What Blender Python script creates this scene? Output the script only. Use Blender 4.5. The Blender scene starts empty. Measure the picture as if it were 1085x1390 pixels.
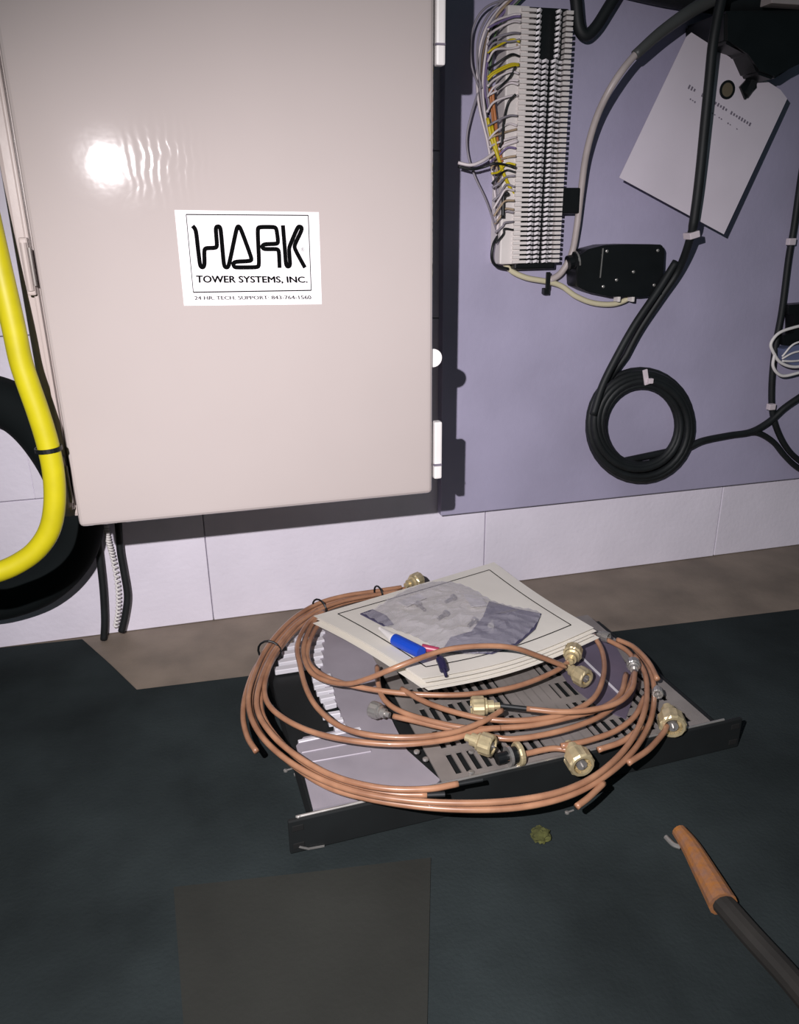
import bpy, bmesh, math, random
from mathutils import Vector, Matrix
random.seed(7)
SC = bpy.context.scene
COL = SC.collection
# ------------------------------------------------------------------ camera, world, flash, exposure
W, H, F = 1085, 1390, 1056.73
CAM = Vector((0, 0, .5213))
def nrm(v): return v.normalized()
_dn = nrm(Vector((32.5, 2815, F)))
_ex = Vector((4357.5, -447, F)); _ex = nrm(_ex - _dn*_ex.dot(_dn))
_up = -_dn
_ey = _up.cross(_ex)
R3 = Matrix((_ex, _ey, _up))                       # view axes (right, down, forward) -> world
def ray(x, y): return R3 @ Vector((x-W/2, y-H/2, F))
cd = bpy.data.cameras.new('camera'); cam = bpy.data.objects.new('camera', cd); COL.objects.link(cam)
cr, cu, cb = R3 @ Vector((1,0,0)), R3 @ Vector((0,-1,0)), R3 @ Vector((0,0,-1))
cam.matrix_world = Matrix(((cr.x,cu.x,cb.x,CAM.x),(cr.y,cu.y,cb.y,CAM.y),(cr.z,cu.z,cb.z,CAM.z),(0,0,0,1)))
cd.sensor_fit = 'VERTICAL'; cd.sensor_height = 24; cd.lens = 24*F/H; cd.clip_start = .01
SC.camera = cam
wd = bpy.data.worlds.new('dim_room'); SC.world = wd; wd.use_nodes = True
bg = wd.node_tree.nodes['Background']; bg.inputs[0].default_value = (.62,.93,1.0,1); bg.inputs[1].default_value = .060
fl_ = bpy.data.lights.new('flash', 'SPOT'); fl_.energy = 47; fl_.color = (1,.95,.97); fl_.shadow_soft_size = .004
fl_.spot_size = math.radians(100); fl_.spot_blend = 1.0
flash = bpy.data.objects.new('flash', fl_); COL.objects.link(flash); flash.location = CAM + Vector((-.110, 0, .094))
_t = CAM + nrm(ray(570, 800))*1.0
flash.rotation_euler = (_t-flash.location).to_track_quat('-Z','Y').to_euler()
vs = SC.view_settings; vs.view_transform = 'Standard'; vs.look = 'None'; vs.gamma = 1; vs.use_curve_mapping = False; vs.exposure = 0.0

# ------------------------------------------------------------------ helpers
def P(x, y, Y):                                    # photo pixel -> point on the vertical plane y = Y
    r = ray(x, y); return CAM + r*(Y/r.y)
def G(x, y, Z=0.):                                 # photo pixel -> point on the horizontal plane z = Z
    r = ray(x, y); return CAM + r*((Z-CAM.z)/r.z)
def lin(h):
    h = h.lstrip('#'); o = []
    for i in (0,2,4):
        c = int(h[i:i+2],16)/255; o.append(c/12.92 if c <= .04045 else ((c+.055)/1.055)**2.4)
    return (*o, 1)
MC = {}
def mat(name, col, rough=.6, metal=0., var=.12, scale=18., bump=0., bscale=200., alpha=1., coat=0., col2=None, spec=.5):
    if name in MC: return MC[name]
    m = bpy.data.materials.new(name); m.use_nodes = True; nt = m.node_tree; N = nt.nodes; L = nt.links
    b = N['Principled BSDF']; c = lin(col)
    tc = N.new('ShaderNodeTexCoord'); no = N.new('ShaderNodeTexNoise'); no.inputs['Scale'].default_value = scale; no.inputs['Detail'].default_value = 5
    L.new(tc.outputs['Object'], no.inputs['Vector'])
    rp = N.new('ShaderNodeValToRGB'); e = rp.color_ramp.elements
    e[0].position = .3; e[1].position = .7
    e[0].color = tuple(x*(1-var) for x in c[:3])+(1,)
    e[1].color = lin(col2) if col2 else tuple(min(1,x*(1+var)) for x in c[:3])+(1,)
    L.new(no.outputs['Fac'], rp.inputs[0]); L.new(rp.outputs[0], b.inputs['Base Color'])
    b.inputs['Roughness'].default_value = rough; b.inputs['Metallic'].default_value = metal
    b.inputs['Alpha'].default_value = alpha; b.inputs['Coat Weight'].default_value = coat
    b.inputs['Specular IOR Level'].default_value = spec
    if bump:
        n2 = N.new('ShaderNodeTexNoise'); n2.inputs['Scale'].default_value = bscale; n2.inputs['Detail'].default_value = 3
        L.new(tc.outputs['Object'], n2.inputs['Vector'])
        bp = N.new('ShaderNodeBump'); bp.inputs['Strength'].default_value = bump; bp.inputs['Distance'].default_value = .001
        L.new(n2.outputs['Fac'], bp.inputs['Height']); L.new(bp.outputs[0], b.inputs['Normal'])
    MC[name] = m; return m

def obj(name, bm, m, parent=None, smooth=False, data=None):
    if data is None:
        data = bpy.data.meshes.new(name)
        bmesh.ops.recalc_face_normals(bm, faces=bm.faces)
        bm.to_mesh(data); bm.free()
        data.materials.append(m)
        if smooth:
            for p in data.polygons: p.use_smooth = True
    o = bpy.data.objects.new(name, data); COL.objects.link(o)
    if parent is not None:
        o.parent = parent; o.matrix_parent_inverse = parent.matrix_basis.inverted()
    return o
def tag(o, label=None, cat=None, group=None, kind=None):
    if label: o['label'] = label
    if cat: o['category'] = cat
    if group: o['group'] = group
    if kind: o['kind'] = kind
    return o
def thing(name, loc, label, cat, group=None):
    o = bpy.data.objects.new(name, None); COL.objects.link(o); o.location = loc; o.empty_display_size = .02
    return tag(o, label, cat, group)
def box(bm, c, s, M=None):                         # centre, full size, optional 4x4
    r = bmesh.ops.create_cube(bm, size=1)['verts']
    for v in r:
        v.co = Vector((v.co.x*s[0]+c[0], v.co.y*s[1]+c[1], v.co.z*s[2]+c[2]))
        if M is not None: v.co = M @ v.co
    return r
def bevel(bm, w, seg=2):
    bmesh.ops.bevel(bm, geom=bm.edges[:], offset=w, segments=seg, affect='EDGES', profile=.6, clamp_overlap=True)
def bbox_bm(c, s, w=.001, seg=2, M=None):
    bm = bmesh.new(); box(bm, c, s); bevel(bm, w, seg)
    if M is not None: bmesh.ops.transform(bm, matrix=M, verts=bm.verts)
    return bm
def smooth_path(pts, n=8, closed=False):
    pts = [Vector(p) for p in pts]; out = []; L = len(pts)
    if L < 3: return pts
    for i in range(L-1):
        p0 = pts[i-1] if i else pts[0]*2-pts[1]; p1, p2 = pts[i], pts[i+1]; p3 = pts[i+2] if i+2 < L else pts[-1]*2-pts[-2]
        for k in range(n):
            t = k/n
            out.append(.5*((2*p1)+(p2-p0)*t+(2*p0-5*p1+4*p2-p3)*t*t+(3*p1-p0-3*p2+p3)*t**3))
    out.append(pts[-1]); return out
def tube(bm, pts, r, seg=10, n=8, sm=True):
    ps = smooth_path(pts, n) if sm else [Vector(p) for p in pts]
    rr = r if callable(r) else (lambda t: r)
    T = [nrm(ps[min(i+1,len(ps)-1)]-ps[max(i-1,0)]) for i in range(len(ps))]
    a = Vector((0,0,1)) if abs(T[0].z) < .9 else Vector((1,0,0))
    nv = nrm(a-T[0]*a.dot(T[0])); rings = []
    for i, p in enumerate(ps):
        nv = nv-T[i]*nv.dot(T[i]); nv.normalize(); b = T[i].cross(nv); R = rr(i/(len(ps)-1))
        rings.append([bm.verts.new(p+(nv*math.cos(2*math.pi*k/seg)+b*math.sin(2*math.pi*k/seg))*R) for k in range(seg)])
    for i in range(len(rings)-1):
        for k in range(seg):
            bm.faces.new((rings[i][k], rings[i][(k+1)%seg], rings[i+1][(k+1)%seg], rings[i+1][k]))
    bm.faces.new(rings[0]); bm.faces.new(rings[-1][::-1])
def tube_bm(pts, r, **k): bm = bmesh.new(); tube(bm, pts, r, **k); return bm
def lathe(bm, prof, M, seg=20, hexr=None):         # prof: (axial, radius) along local z
    rings = []
    for z, r in prof:
        rings.append([bm.verts.new(M @ Vector((r*math.cos(2*math.pi*k/seg), r*math.sin(2*math.pi*k/seg), z))) for k in range(seg)])
    for i in range(len(rings)-1):
        for k in range(seg): bm.faces.new((rings[i][k], rings[i][(k+1)%seg], rings[i+1][(k+1)%seg], rings[i+1][k]))
    bm.faces.new(rings[0][::-1]); bm.faces.new(rings[-1])
def lathe_bm(prof, M, seg=20): bm = bmesh.new(); lathe(bm, prof, M, seg); return bm
def axis_m(p, d):                                  # matrix with z along d at p
    q = Vector(d).to_track_quat('Z','Y').to_matrix().to_4x4(); q.translation = Vector(p); return q
def prism(bm, poly, vec):                          # poly: list of Vector, extruded by vec
    vec = Vector(vec); a = [bm.verts.new(p) for p in poly]; b = [bm.verts.new(Vector(p)+vec) for p in poly]; n = len(a)
    bm.faces.new(a); bm.faces.new(b[::-1])
    for i in range(n): bm.faces.new((a[i], b[i], b[(i+1)%n], a[(i+1)%n]))
def prism_bm(poly, vec): bm = bmesh.new(); prism(bm, poly, vec); return bm
def ribbon(bm, pts, nv, w, th):                    # flat stroke
    nv = nrm(Vector(nv)); pts = [Vector(p) for p in pts]; L = []
    for i, p in enumerate(pts):
        a = pts[max(i-1,0)]; b = pts[min(i+1,len(pts)-1)]; s = nrm((b-a).cross(nv))*w/2
        L.append([bm.verts.new(q) for q in (p-s, p+s, p+s+nv*th, p-s+nv*th)])
    for i in range(len(L)-1):
        for k in range(4): bm.faces.new((L[i][k], L[i][(k+1)%4], L[i+1][(k+1)%4], L[i+1][k]))
    bm.faces.new(L[0]); bm.faces.new(L[-1][::-1])
def pxr(px, Y): return px*Y/F*1.1                  # a width in pixels at depth Y

# ------------------------------------------------------------------ materials
M_wall = mat('painted_block', '#e4deea', .55, var=.06, scale=9, bump=.5, bscale=140)
M_mortar = mat('painted_mortar', '#ddd7e3', .7, var=.08, scale=30)
M_floor = mat('brown_concrete', '#7d7164', .62, var=.22, scale=14, bump=.5, bscale=160)
M_unlit = mat('black_unlit_floor', '#272d2e', .9, var=.3, scale=9, bump=.6, bscale=300, spec=.1)  # near-black tone that puts the unlit floor into the colour
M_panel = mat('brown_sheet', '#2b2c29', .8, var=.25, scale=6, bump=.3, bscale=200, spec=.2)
M_board = mat('lavender_paint', '#a7a2bb', .62, var=.10, scale=7, bump=.3, bscale=120)
M_encl = mat('beige_enamel', '#b7aaa5', .27, var=.03, scale=5, bump=.10, bscale=60, spec=.5)
def enamel_with_ripples():
    m = mat('door_enamel', '#b2a8a5', .07, var=.03, scale=5, spec=.22); nt = m.node_tree; N = nt.nodes; L = nt.links; b = N['Principled BSDF']
    tc = next(n for n in N if n.type == 'TEX_COORD'); prev = None; h = None
    def mask(c, r):
        mp = N.new('ShaderNodeVectorMath'); mp.operation = 'DISTANCE'; L.new(tc.outputs['Object'], mp.inputs[0]); mp.inputs[1].default_value = c
        mr = N.new('ShaderNodeMapRange'); mr.inputs[1].default_value = r; mr.inputs[2].default_value = r*.35; mr.clamp = True; L.new(mp.outputs['Value'], mr.inputs[0]); return mr.outputs[0]
    w = N.new('ShaderNodeTexWave'); w.inputs['Scale'].default_value = 45; w.inputs['Distortion'].default_value = 5; L.new(tc.outputs['Object'], w.inputs[0])
    n2 = N.new('ShaderNodeTexNoise'); n2.inputs['Scale'].default_value = 70; L.new(tc.outputs['Object'], n2.inputs[0])
    n3 = N.new('ShaderNodeTexNoise'); n3.inputs['Scale'].default_value = 25; L.new(tc.outputs['Object'], n3.inputs[0])
    def mul(a_, k):
        x = N.new('ShaderNodeMath'); x.operation = 'MULTIPLY'; L.new(a_, x.inputs[0])
        if isinstance(k, float): x.inputs[1].default_value = k
        else: L.new(k, x.inputs[1])
        return x.outputs[0]
    def add(a_, b_):
        x = N.new('ShaderNodeMath'); x.operation = 'ADD'; L.new(a_, x.inputs[0]); L.new(b_, x.inputs[1]); return x.outputs[0]
    h = mul(mul(w.outputs['Fac'], mask(P(232,220,HD), .046)), .55)
    for (x, y, r_, k) in ((110,330,.03,.9),(215,300,.03,1.0),(210,425,.025,.8),(145,225,.05,.35)):
        h = add(h, mul(mul(n2.outputs['Fac'], mask(P(x,y,HD), r_)), k*1.2))
    h = add(h, mul(n3.outputs['Fac'], .12))
    bp = N.new('ShaderNodeBump'); bp.inputs['Strength'].default_value = .5; bp.inputs['Distance'].default_value = .00035
    L.new(h, bp.inputs['Height']); L.new(bp.outputs[0], b.inputs['Normal']); return m
HD = .74
M_door = enamel_with_ripples()
M_black = mat('black_plastic', '#0d1012', .42, var=.3, scale=40)
M_rubber = mat('black_jacket', '#14181a', .6, var=.3, scale=40)
M_yellow = mat('yellow_jacket', '#bdb212', .45, var=.12, scale=30)
M_white = mat('white_plastic', '#e6e2e0', .45, var=.05)
M_sticker = mat('sticker_vinyl', '#ece9eb', .7, var=.02)
M_ink = mat('black_ink', '#070708', .9, var=.1, spec=.05)
M_paper = mat('cream_paper', '#e9e4da', .8, var=.05, scale=12)
M_tag = mat('tag_card', '#d8cfda', .7, var=.05, scale=12)
M_grayp = mat('faint_print', '#756e7c', .8, var=.1)
M_copper = mat('copper_brown_jacket', '#986c53', .33, var=.15, scale=35, col2='#b48668', coat=.3)
M_brass = mat('nickel_brass', '#cfbf98', .36, .55, var=.22, scale=90)
M_nickel = mat('nickel', '#b5b2ae', .3, .7, var=.15, scale=60)
M_alu = mat('grey_aluminium', '#a39da6', .42, .25, var=.07, scale=25)
M_fin = mat('white_fin', '#d6d4da', .4, .1, var=.05)
M_vent = mat('dull_vent_steel', '#8a8480', .45, .2, var=.15, scale=30)
M_chas = mat('black_chassis', '#0f1314', .65, var=.3, scale=20)
M_blue = mat('blue_plastic', '#1746b8', .4, var=.08)
M_red = mat('red_plastic', '#a33a57', .4, var=.08)
M_purple = mat('dark_violet', '#23203f', .4, var=.1)
M_slate = mat('slate_card', '#45425f', .5, var=.15, scale=30)
M_grey = mat('grey_jacket', '#b3a8a6', .4, var=.1, scale=40)
M_zip = mat('cable_tie_white', '#d8ccd2', .4, var=.05)
M_term = mat('ivory_terminal', '#dcd5d2', .4, var=.05)
M_clip = mat('tinned_clip', '#e2dde0', .5, .05, var=.1, scale=80)
M_orange = mat('rust_orange', '#b4732f', .8, var=.35, scale=150, col2='#7d5a48', bump=.6)
M_darkw = mat('dark_wood', '#1e1c19', .8, var=.3, scale=30)
M_moss = mat('yellow_green_foam', '#44461f', .9, var=.4, scale=90)
m = bpy.data.materials.new('clear_film'); m.use_nodes = True; nt = m.node_tree; b = nt.nodes['Principled BSDF']
b.inputs['Base Color'].default_value = lin('#c6c2cd'); b.inputs['Roughness'].default_value = .12; b.inputs['Alpha'].default_value = .42; b.inputs['Coat Weight'].default_value = .6; b.inputs['Coat Roughness'].default_value = .12
M_film = m

# ------------------------------------------------------------------ setting
def struct(name, bm, m_): return tag(obj(name, bm, m_), kind='structure')
bm = bmesh.new(); box(bm, (.5,-.25,-.03), (4.4,2.6,.06)); struct('floor', bm, M_floor)
bm = bmesh.new(); box(bm, (.5,1.06,.85), (4.4,.10,1.7)); wall = struct('wall_back', bm, M_mortar)
bb = bmesh.new(); box(bb, (0,0,0), (.3988,.012,.1988)); bevel(bb, .0008, 1)
bd = bpy.data.meshes.new('block'); bb.to_mesh(bd); bb.free(); bd.materials.append(M_wall)
for j in range(8):
    off = .19 + (0 if j % 2 == 0 else .2)
    for i in range(-4, 5):
        o = obj('block', None, None, wall, data=bd)
        o.location = (off+.4*i+random.uniform(-.001,.001), 1.006+random.uniform(0,.001), .1+.2*j)
# black layer standing in for unlit floor, left arm tracing a shadow, and a thin brown sheet lying on it
px = [(-60,892),(0,883),(112,871),(150,905),(186,940),(600,889),(1120,826)]
poly = [G(x,y,.0) for x,y in px] + [Vector((1.6,-.3,0)), Vector((-.8,-.3,0)), Vector((-.8,G(-60,905).y,0))]
for p in poly: p.z = .0005
bm = prism_bm(poly, (0,0,.0035)); tag(obj('floor_shade_layer', bm, M_unlit), 'large matte black layer standing in for unlit floor, up to a brown strip along the wall', 'shade')
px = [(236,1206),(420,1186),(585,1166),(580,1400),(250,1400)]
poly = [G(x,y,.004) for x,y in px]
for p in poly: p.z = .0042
tag(obj('flat_sheet', prism_bm(poly, (0,0,.0015)), M_panel), 'dark brown thin sheet lying flat on the dark floor in the foreground', 'sheet')

# ------------------------------------------------------------------ lavender board on the wall
YB = .981
tl = P(612, 0, YB); bl = P(617, 700, YB); br = P(1085, 648, YB)
x0 = bl.x-.02; z0 = (bl.z+br.z)/2
bm = bbox_bm(((x0+1.6)/2, YB+.009, (z0+1.25)/2), (1.6-x0, .018, 1.25-z0), .0015)
tag(obj('mounting_board', bm, M_board), 'lavender grey painted board fixed to the white block wall right of the cabinet', 'board')
def screw(x, y, Y, r=.003, m_=None, parent=None, name='screw', nl=(0,-1,0), h=.002):
    p = P(x,y,Y); d = Vector(nl)
    return obj(name, lathe_bm([(0,r),(h*.7,r),(h,r*.6)], axis_m(p, d), 12), m_ or M_nickel, parent)

# ------------------------------------------------------------------ enclosure
HD = .74                                            # depth of the door's face
c0 = P(108,715,HD); c1 = P(587,672,HD); xr = (P(590,400,HD).x+c1.x)/2; zb = (c0.z+c1.z)/2; xl = c0.x-.0005
top = 1.12
en = thing('electrical_enclosure', (0, .99, zb), 'large beige wall cabinet with a smooth glossy door and a white logo sticker', 'cabinet')
bx0, bx1 = xl-.012, xr-.004
bxl = P(74,650,HD+.02).x
obj('body', bbox_bm(((bxl+bx1)/2, (HD+.0165+.995)/2, (zb+.006+top)/2), (bx1-bxl, .995-HD-.0165, top-zb-.006), .004), M_encl, en)
obj('door_gasket', bbox_bm(((xl+xr)/2, HD+.0155, (zb+top)/2), (xr-xl-.014, .0022, top-zb-.014), .001), M_black, en)
dm = bmesh.new(); box(dm, ((xl+xr)/2, HD+.0075, (zb+top)/2), (xr-xl, .015, top-zb)); bevel(dm, .006, 4)
door = obj('door', dm, M_door, en, smooth=False)
# raised seam down the hinge side
bm = bmesh.new(); box(bm, (xl-.0045, HD+.012, (zb+.012+top)/2), (.004, .008, top-zb-.02)); bevel(bm, .0015)
obj('hinge_flange', bm, M_encl, en)
for (xa, ya, xb, yb) in ((46,322,60,400),(93,618,103,690)):
    a = P(xa,ya,HD+.006); b_ = P(xb,yb,HD+.006); bm = bmesh.new()
    X = xl-.0065
    box(bm, (X, HD+.006, (a.z+b_.z)/2), (.007,.012, a.z-b_.z)); bevel(bm,.0015)
    tube(bm, [(X,HD-.0002,b_.z+.004),(X,HD-.0002,a.z-.004)], .0028, seg=10, sm=False)
    hg = obj('hinge', bm, M_encl, en)
    obj('hinge_pin', tube_bm([(X+.0042,HD-.0006,b_.z+.008),(X+.0042,HD-.0006,a.z-.008)], .0012, sm=False), M_vent, hg)
for (ya, yb) in ((-45,90),(571,648)):
    a = P(600,ya,HD+.010); b_ = P(597,yb,HD+.010); X = xr+.0072
    bm = bmesh.new(); box(bm, (X, HD+.010, (a.z+b_.z)/2), (.0085,.010, a.z-b_.z)); bevel(bm,.002)
    c = obj('clamp_latch', bm, M_white, en)
    bm = bmesh.new(); box(bm, (X-.001, HD+.0045, b_.z+.016), (.0085,.004,.0015)); obj('latch_crease', bm, M_grayp, c)
p = P(597,485,HD+.010); X = xr+.002
bm = bmesh.new(); lathe(bm, [(-.003,.009),(.003,.009)], axis_m((X,HD+.010,p.z),(0,-1,0)), 24)
obj('lock_tab', bm, M_white, en)
# sticker
SK = HD-.0004
qd = [(237,285),(433,288),(437,413),(250,415)]
st = obj('sticker', prism_bm([P(x,y,SK) for x,y in qd], (0,.0004,0)), M_sticker, en)
st['label'] = 'white sticker with black outlined logo lettering and company name'
def z6(l): return [(x/4.932+230, y/4.932+270) for x,y in l]
ST2 = SK-.0001
def stroke(parent, pxl, w, Y, m_, name, sm=0):
    pts = [P(x,y,Y) for x,y in pxl]
    if sm: pts = smooth_path(pts, sm)
    bm = bmesh.new(); ribbon(bm, pts, (0,-1,0), w, .0002); return bm
lg1 = [(155,180),(178,208),(190,320),(204,438),(212,456),(226,458),(236,440),(233,342),(245,329),(308,328),(320,316),(310,202),(316,186),(334,184),(344,200),(364,440),(374,458),(390,458),(400,440),(450,196),(462,182),(476,194),(552,400),(545,416),(442,420),(426,434),(434,455),(450,459),(588,458),(602,446),(590,202),(600,188),(704,188),(717,200),(729,288),(720,301),(634,303),(620,318),(630,337),(722,335),(734,348),(738,462)]
lg2 = [(760,176),(772,320),(780,438),(790,454),(804,450),(809,436),(800,332),(812,300),(856,196),(868,184),(886,190),(886,210),(836,312),(842,338),(872,395),(908,460)]
bm = bmesh.new()
for lg in (lg1, lg2):
    pp_ = []
    for i in range(len(lg)-1):                      # resample straight-ish
        for k in range(4):
            t = k/4; pp_.append((lg[i][0]*(1-t)+lg[i+1][0]*t, lg[i][1]*(1-t)+lg[i+1][1]*t))
    pp_.append(lg[-1])
    for _ in range(2): pp_ = [pp_[0]]+[tuple((pp_[i-1][a]+2*pp_[i][a]+pp_[i+1][a])/4 for a in (0,1)) for i in range(1,len(pp_)-1)]+[pp_[-1]]
    ribbon(bm, [P(x,y,ST2) for x,y in z6(pp_)], (0,-1,0), pxr(4.7,HD), .0002)
obj('logo_lettering', bm, M_ink, st)
bm = bmesh.new()
fr = z6([(112,104),(930,110),(950,612),(160,625)])
for i, w in ((0,1.1),(1,.9),(2,1.3),(3,.8)):
    a, b_ = fr[i], fr[(i+1)%4]; ribbon(bm, [P(*a,ST2), P(*b_,ST2)], (0,-1,0), pxr(w,HD), .0002)
obj('printed_border', bm, M_ink, st)
def text_bm(s, quad, Y, off=0., mapf=None):           # flat lettering stretched onto a pixel quad tl,tr,br,bl
    cu_ = bpy.data.curves.new('lettering', 'FONT'); cu_.body = s; cu_.extrude = 0; cu_.offset = off; cu_.resolution_u = 3
    o = bpy.data.objects.new('lettering', cu_); COL.objects.link(o)
    dg = bpy.context.evaluated_depsgraph_get(); me = bpy.data.meshes.new_from_object(o.evaluated_get(dg))
    bpy.data.objects.remove(o); bpy.data.curves.remove(cu_)
    bm = bmesh.new(); bm.from_mesh(me); bpy.data.meshes.remove(me)
    xs = [v.co.x for v in bm.verts]; ys = [v.co.y for v in bm.verts]; a, b_, c, d = min(xs), max(xs), 0, .7
    for v in bm.verts:
        u = (v.co.x-a)/(b_-a); w = (v.co.y-c)/(d-c)
        q = [(quad[3][i]*(1-u)+quad[2][i]*u)*(1-w)+(quad[0][i]*(1-u)+quad[1][i]*u)*w for i in (0,1)]
        v.co = P(q[0],q[1],Y) if mapf is None else mapf(*q)
    return bm
def bold(s_, q, name, ds):
    bm = bmesh.new()
    for k, (dx, dy) in enumerate(ds):
        b2 = text_bm(s_, [(x+dx, y+dy) for x,y in q], ST2-.0001-.00002*k); me = bpy.data.meshes.new('tmp'); b2.to_mesh(me); b2.free(); bm.from_mesh(me); bpy.data.meshes.remove(me)
    return obj(name, bm, M_ink, st)
bold('TOWER SYSTEMS, INC.', [(266.5,374),(416.5,375.5),(417.5,383.5),(267,383.5)], 'company_name', ((-.55,0),(.55,0),(0,.3),(0,-.3)))
bold('24 HR. TECH. SUPPORT: 843-764-1560', [(264,402),(422,401),(423,406),(264.5,407)], 'support_line', ((-.2,0),(.2,0)))
obj('registered_mark', text_bm('\u00ae', [(409,336),(413.5,336),(413.5,341),(409,341)], ST2-.0001), M_ink, st)

# ------------------------------------------------------------------ yellow cable, black loop of hose and shadow, cord and lines under the cabinet
yc = thing('yellow_cable', P(68,690,.708), 'thick yellow cable curving past the left side of the beige cabinet', 'cable')
pts = [P(x,y,.708) for x,y in ((-72,60),(-40,190),(-8,330),(17,437),(28,489),(39,523),(52,560),(65,603),(73,645),(74,686),(67,720),(50,746),(26,764),(-4,777),(-50,788),(-110,770),(-160,700))]
obj('cable', tube_bm(pts, pxr(13,.69), seg=18), M_yellow, yc, smooth=True)
c = P(66,609,.708); d = nrm(P(72,640,.708)-P(57,575,.708)); Mx = axis_m(c, d); rr = pxr(13.8,.708)
bm = bmesh.new()
for k in range(24):
    a0, a1 = 2*math.pi*k/24, 2*math.pi*(k+1)/24
    q = [Mx @ Vector((r_*math.cos(a), r_*math.sin(a), z)) for (r_,z,a) in ((rr,-.0018,a0),(rr,.0018,a0),(rr,.0018,a1),(rr,-.0018,a1))]
    q2 = [Mx @ Vector(((rr+.0012)*math.cos(a), (rr+.0012)*math.sin(a), z)) for (z,a) in ((-.0018,a0),(.0018,a0),(.0018,a1),(-.0018,a1))]
    f4 = [bm.verts.new(v) for v in q2]; bm.faces.new(f4)
    g4 = [bm.verts.new(v) for v in q]; bm.faces.new((g4[0],f4[0],f4[3],g4[3])); bm.faces.new((g4[1],g4[2],f4[2],f4[1]))
bmesh.ops.remove_doubles(bm, verts=bm.verts, dist=1e-5)
obj('cable_tie', bm, M_black, yc)
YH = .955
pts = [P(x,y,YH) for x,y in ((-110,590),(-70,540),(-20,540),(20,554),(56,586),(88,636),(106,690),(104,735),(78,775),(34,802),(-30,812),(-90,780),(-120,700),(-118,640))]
tag(obj('hose_shadow_loop', tube_bm(pts, pxr(28,YH), seg=16), mat('dull_hose_shadow','#111617',.85,spec=.15), smooth=True), 'thick black hose loop against the wall, also filling in the yellow cable shadow', 'hose')  # solid loop that also fills in the yellow cable's wall shadow
def hang(name, pxl, Y, w, m_, label, cat, group=None):
    pts = [P(x,y,Y) for x,y in pxl]
    return tag(obj(name, tube_bm(pts, pxr(w,Y)/2, seg=10), m_, smooth=True), label, cat, group)
hang('black_line', [(133,700),(133,735),(136,762),(140,800),(142,840),(141,868)], .985, 9, M_rubber, 'left thin black line from below the cabinet corner to the floor', 'wire')  # black tubes tracing two dark lines below the cabinet
hang('black_line', [(160,700),(163,745),(168,775),(173,808),(170,835),(165,857)], .985, 9, M_rubber, 'right thin black line bowing outward below the cabinet to the floor', 'wire')
# white coiled cord
base = smooth_path([P(x,y,.978) for x,y in ((141,700),(143,722),(147,742),(153,765),(159,800),(160,830),(156,858))], 40)
pts = [];
for i, p in enumerate(base):
    a = i*.9; r_ = .0025; pts.append(p+Vector((math.cos(a)*r_, math.sin(a)*r_+.012, 0)))
tag(obj('white_lead', tube_bm(pts, .0016, seg=6, sm=False), M_white, smooth=True), 'white coiled cord hanging between two black lines below the cabinet', 'cord')

# ------------------------------------------------------------------ terminal block
YT = .948
tb = thing('terminal_block', P(720,360,YB), 'tall ivory telephone punch-down block with rows of metal clips on the lavender board', 'terminal block')
pa = P(678,357,YT); pb = P(757,360,YT); zt = P(740,12,YT).z; zbt = P(715,358,YT).z
X0, X1 = pa.x, pb.x; Wd = X1-X0; n = 50; pitch = (zt-zbt)/n
obj('mounting_bracket', bbox_bm(((X0+X0+Wd*.34)/2+.0, YT+.016, (zt+zbt)/2+.001), (Wd*.34,.034, zt-zbt+.002), .002), M_term, tb)
obj('base', bbox_bm((X0+Wd*.64, YT+.0195, (zt+zbt)/2-.002), (Wd*.70,.027, zt-zbt+.010), .002), M_black, tb)
def shared(name, bm, m_):
    me = bpy.data.meshes.new(name); bmesh.ops.recalc_face_normals(bm, faces=bm.faces); bm.to_mesh(me); bm.free(); me.materials.append(m_); return me
bm = bmesh.new(); box(bm, (X0+Wd*.31, YT+.001, 0), (Wd*.22,.012,pitch*.60)); lf = shared('fanning_finger', bm, M_term)
bm = bmesh.new(); box(bm, (X0+Wd*.955, YT+.003, 0), (Wd*.11,.012,pitch*.66)); rf = shared('fanning_finger', bm, M_term)
bm = bmesh.new()
for k, (u0,u1) in enumerate(((.43,.53),(.56,.66),(.70,.80))):
    ym = YT-.001+(.002 if k == 1 else 0)
    L = [(X0+Wd*u0, ym, -pitch*.10),(X0+Wd*(u0*.6+u1*.4), ym-.003, pitch*.12),(X0+Wd*u1, ym, -pitch*.12)]
    ribbon(bm, L, (0,-1,0), pitch*.56, .003)
box(bm, (X0+Wd*.84, YT+.003, 0), (Wd*.09,.005,pitch*.5))
ck = shared('contact_clip', bm, M_clip)
bm = bmesh.new()
for (u0,u1) in ((.43,.51),(.74,.82)):
    ribbon(bm, [(X0+Wd*u0, YT-.001, -pitch*.10),(X0+Wd*(u0+u1)/2, YT-.003, pitch*.12),(X0+Wd*u1, YT, -pitch*.10)], (0,-1,0), pitch*.56, .003)
ck2 = shared('contact_clip', bm, M_clip)
for k in range(n):
    z = zt-(k+.5)*pitch
    for nm, me in (('fanning_finger', lf),('contact_clip', ck2 if k < 9 else ck),('fanning_finger', rf)):
        o = obj(nm, None, None, tb, data=me)
        o.location.z += z
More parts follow.
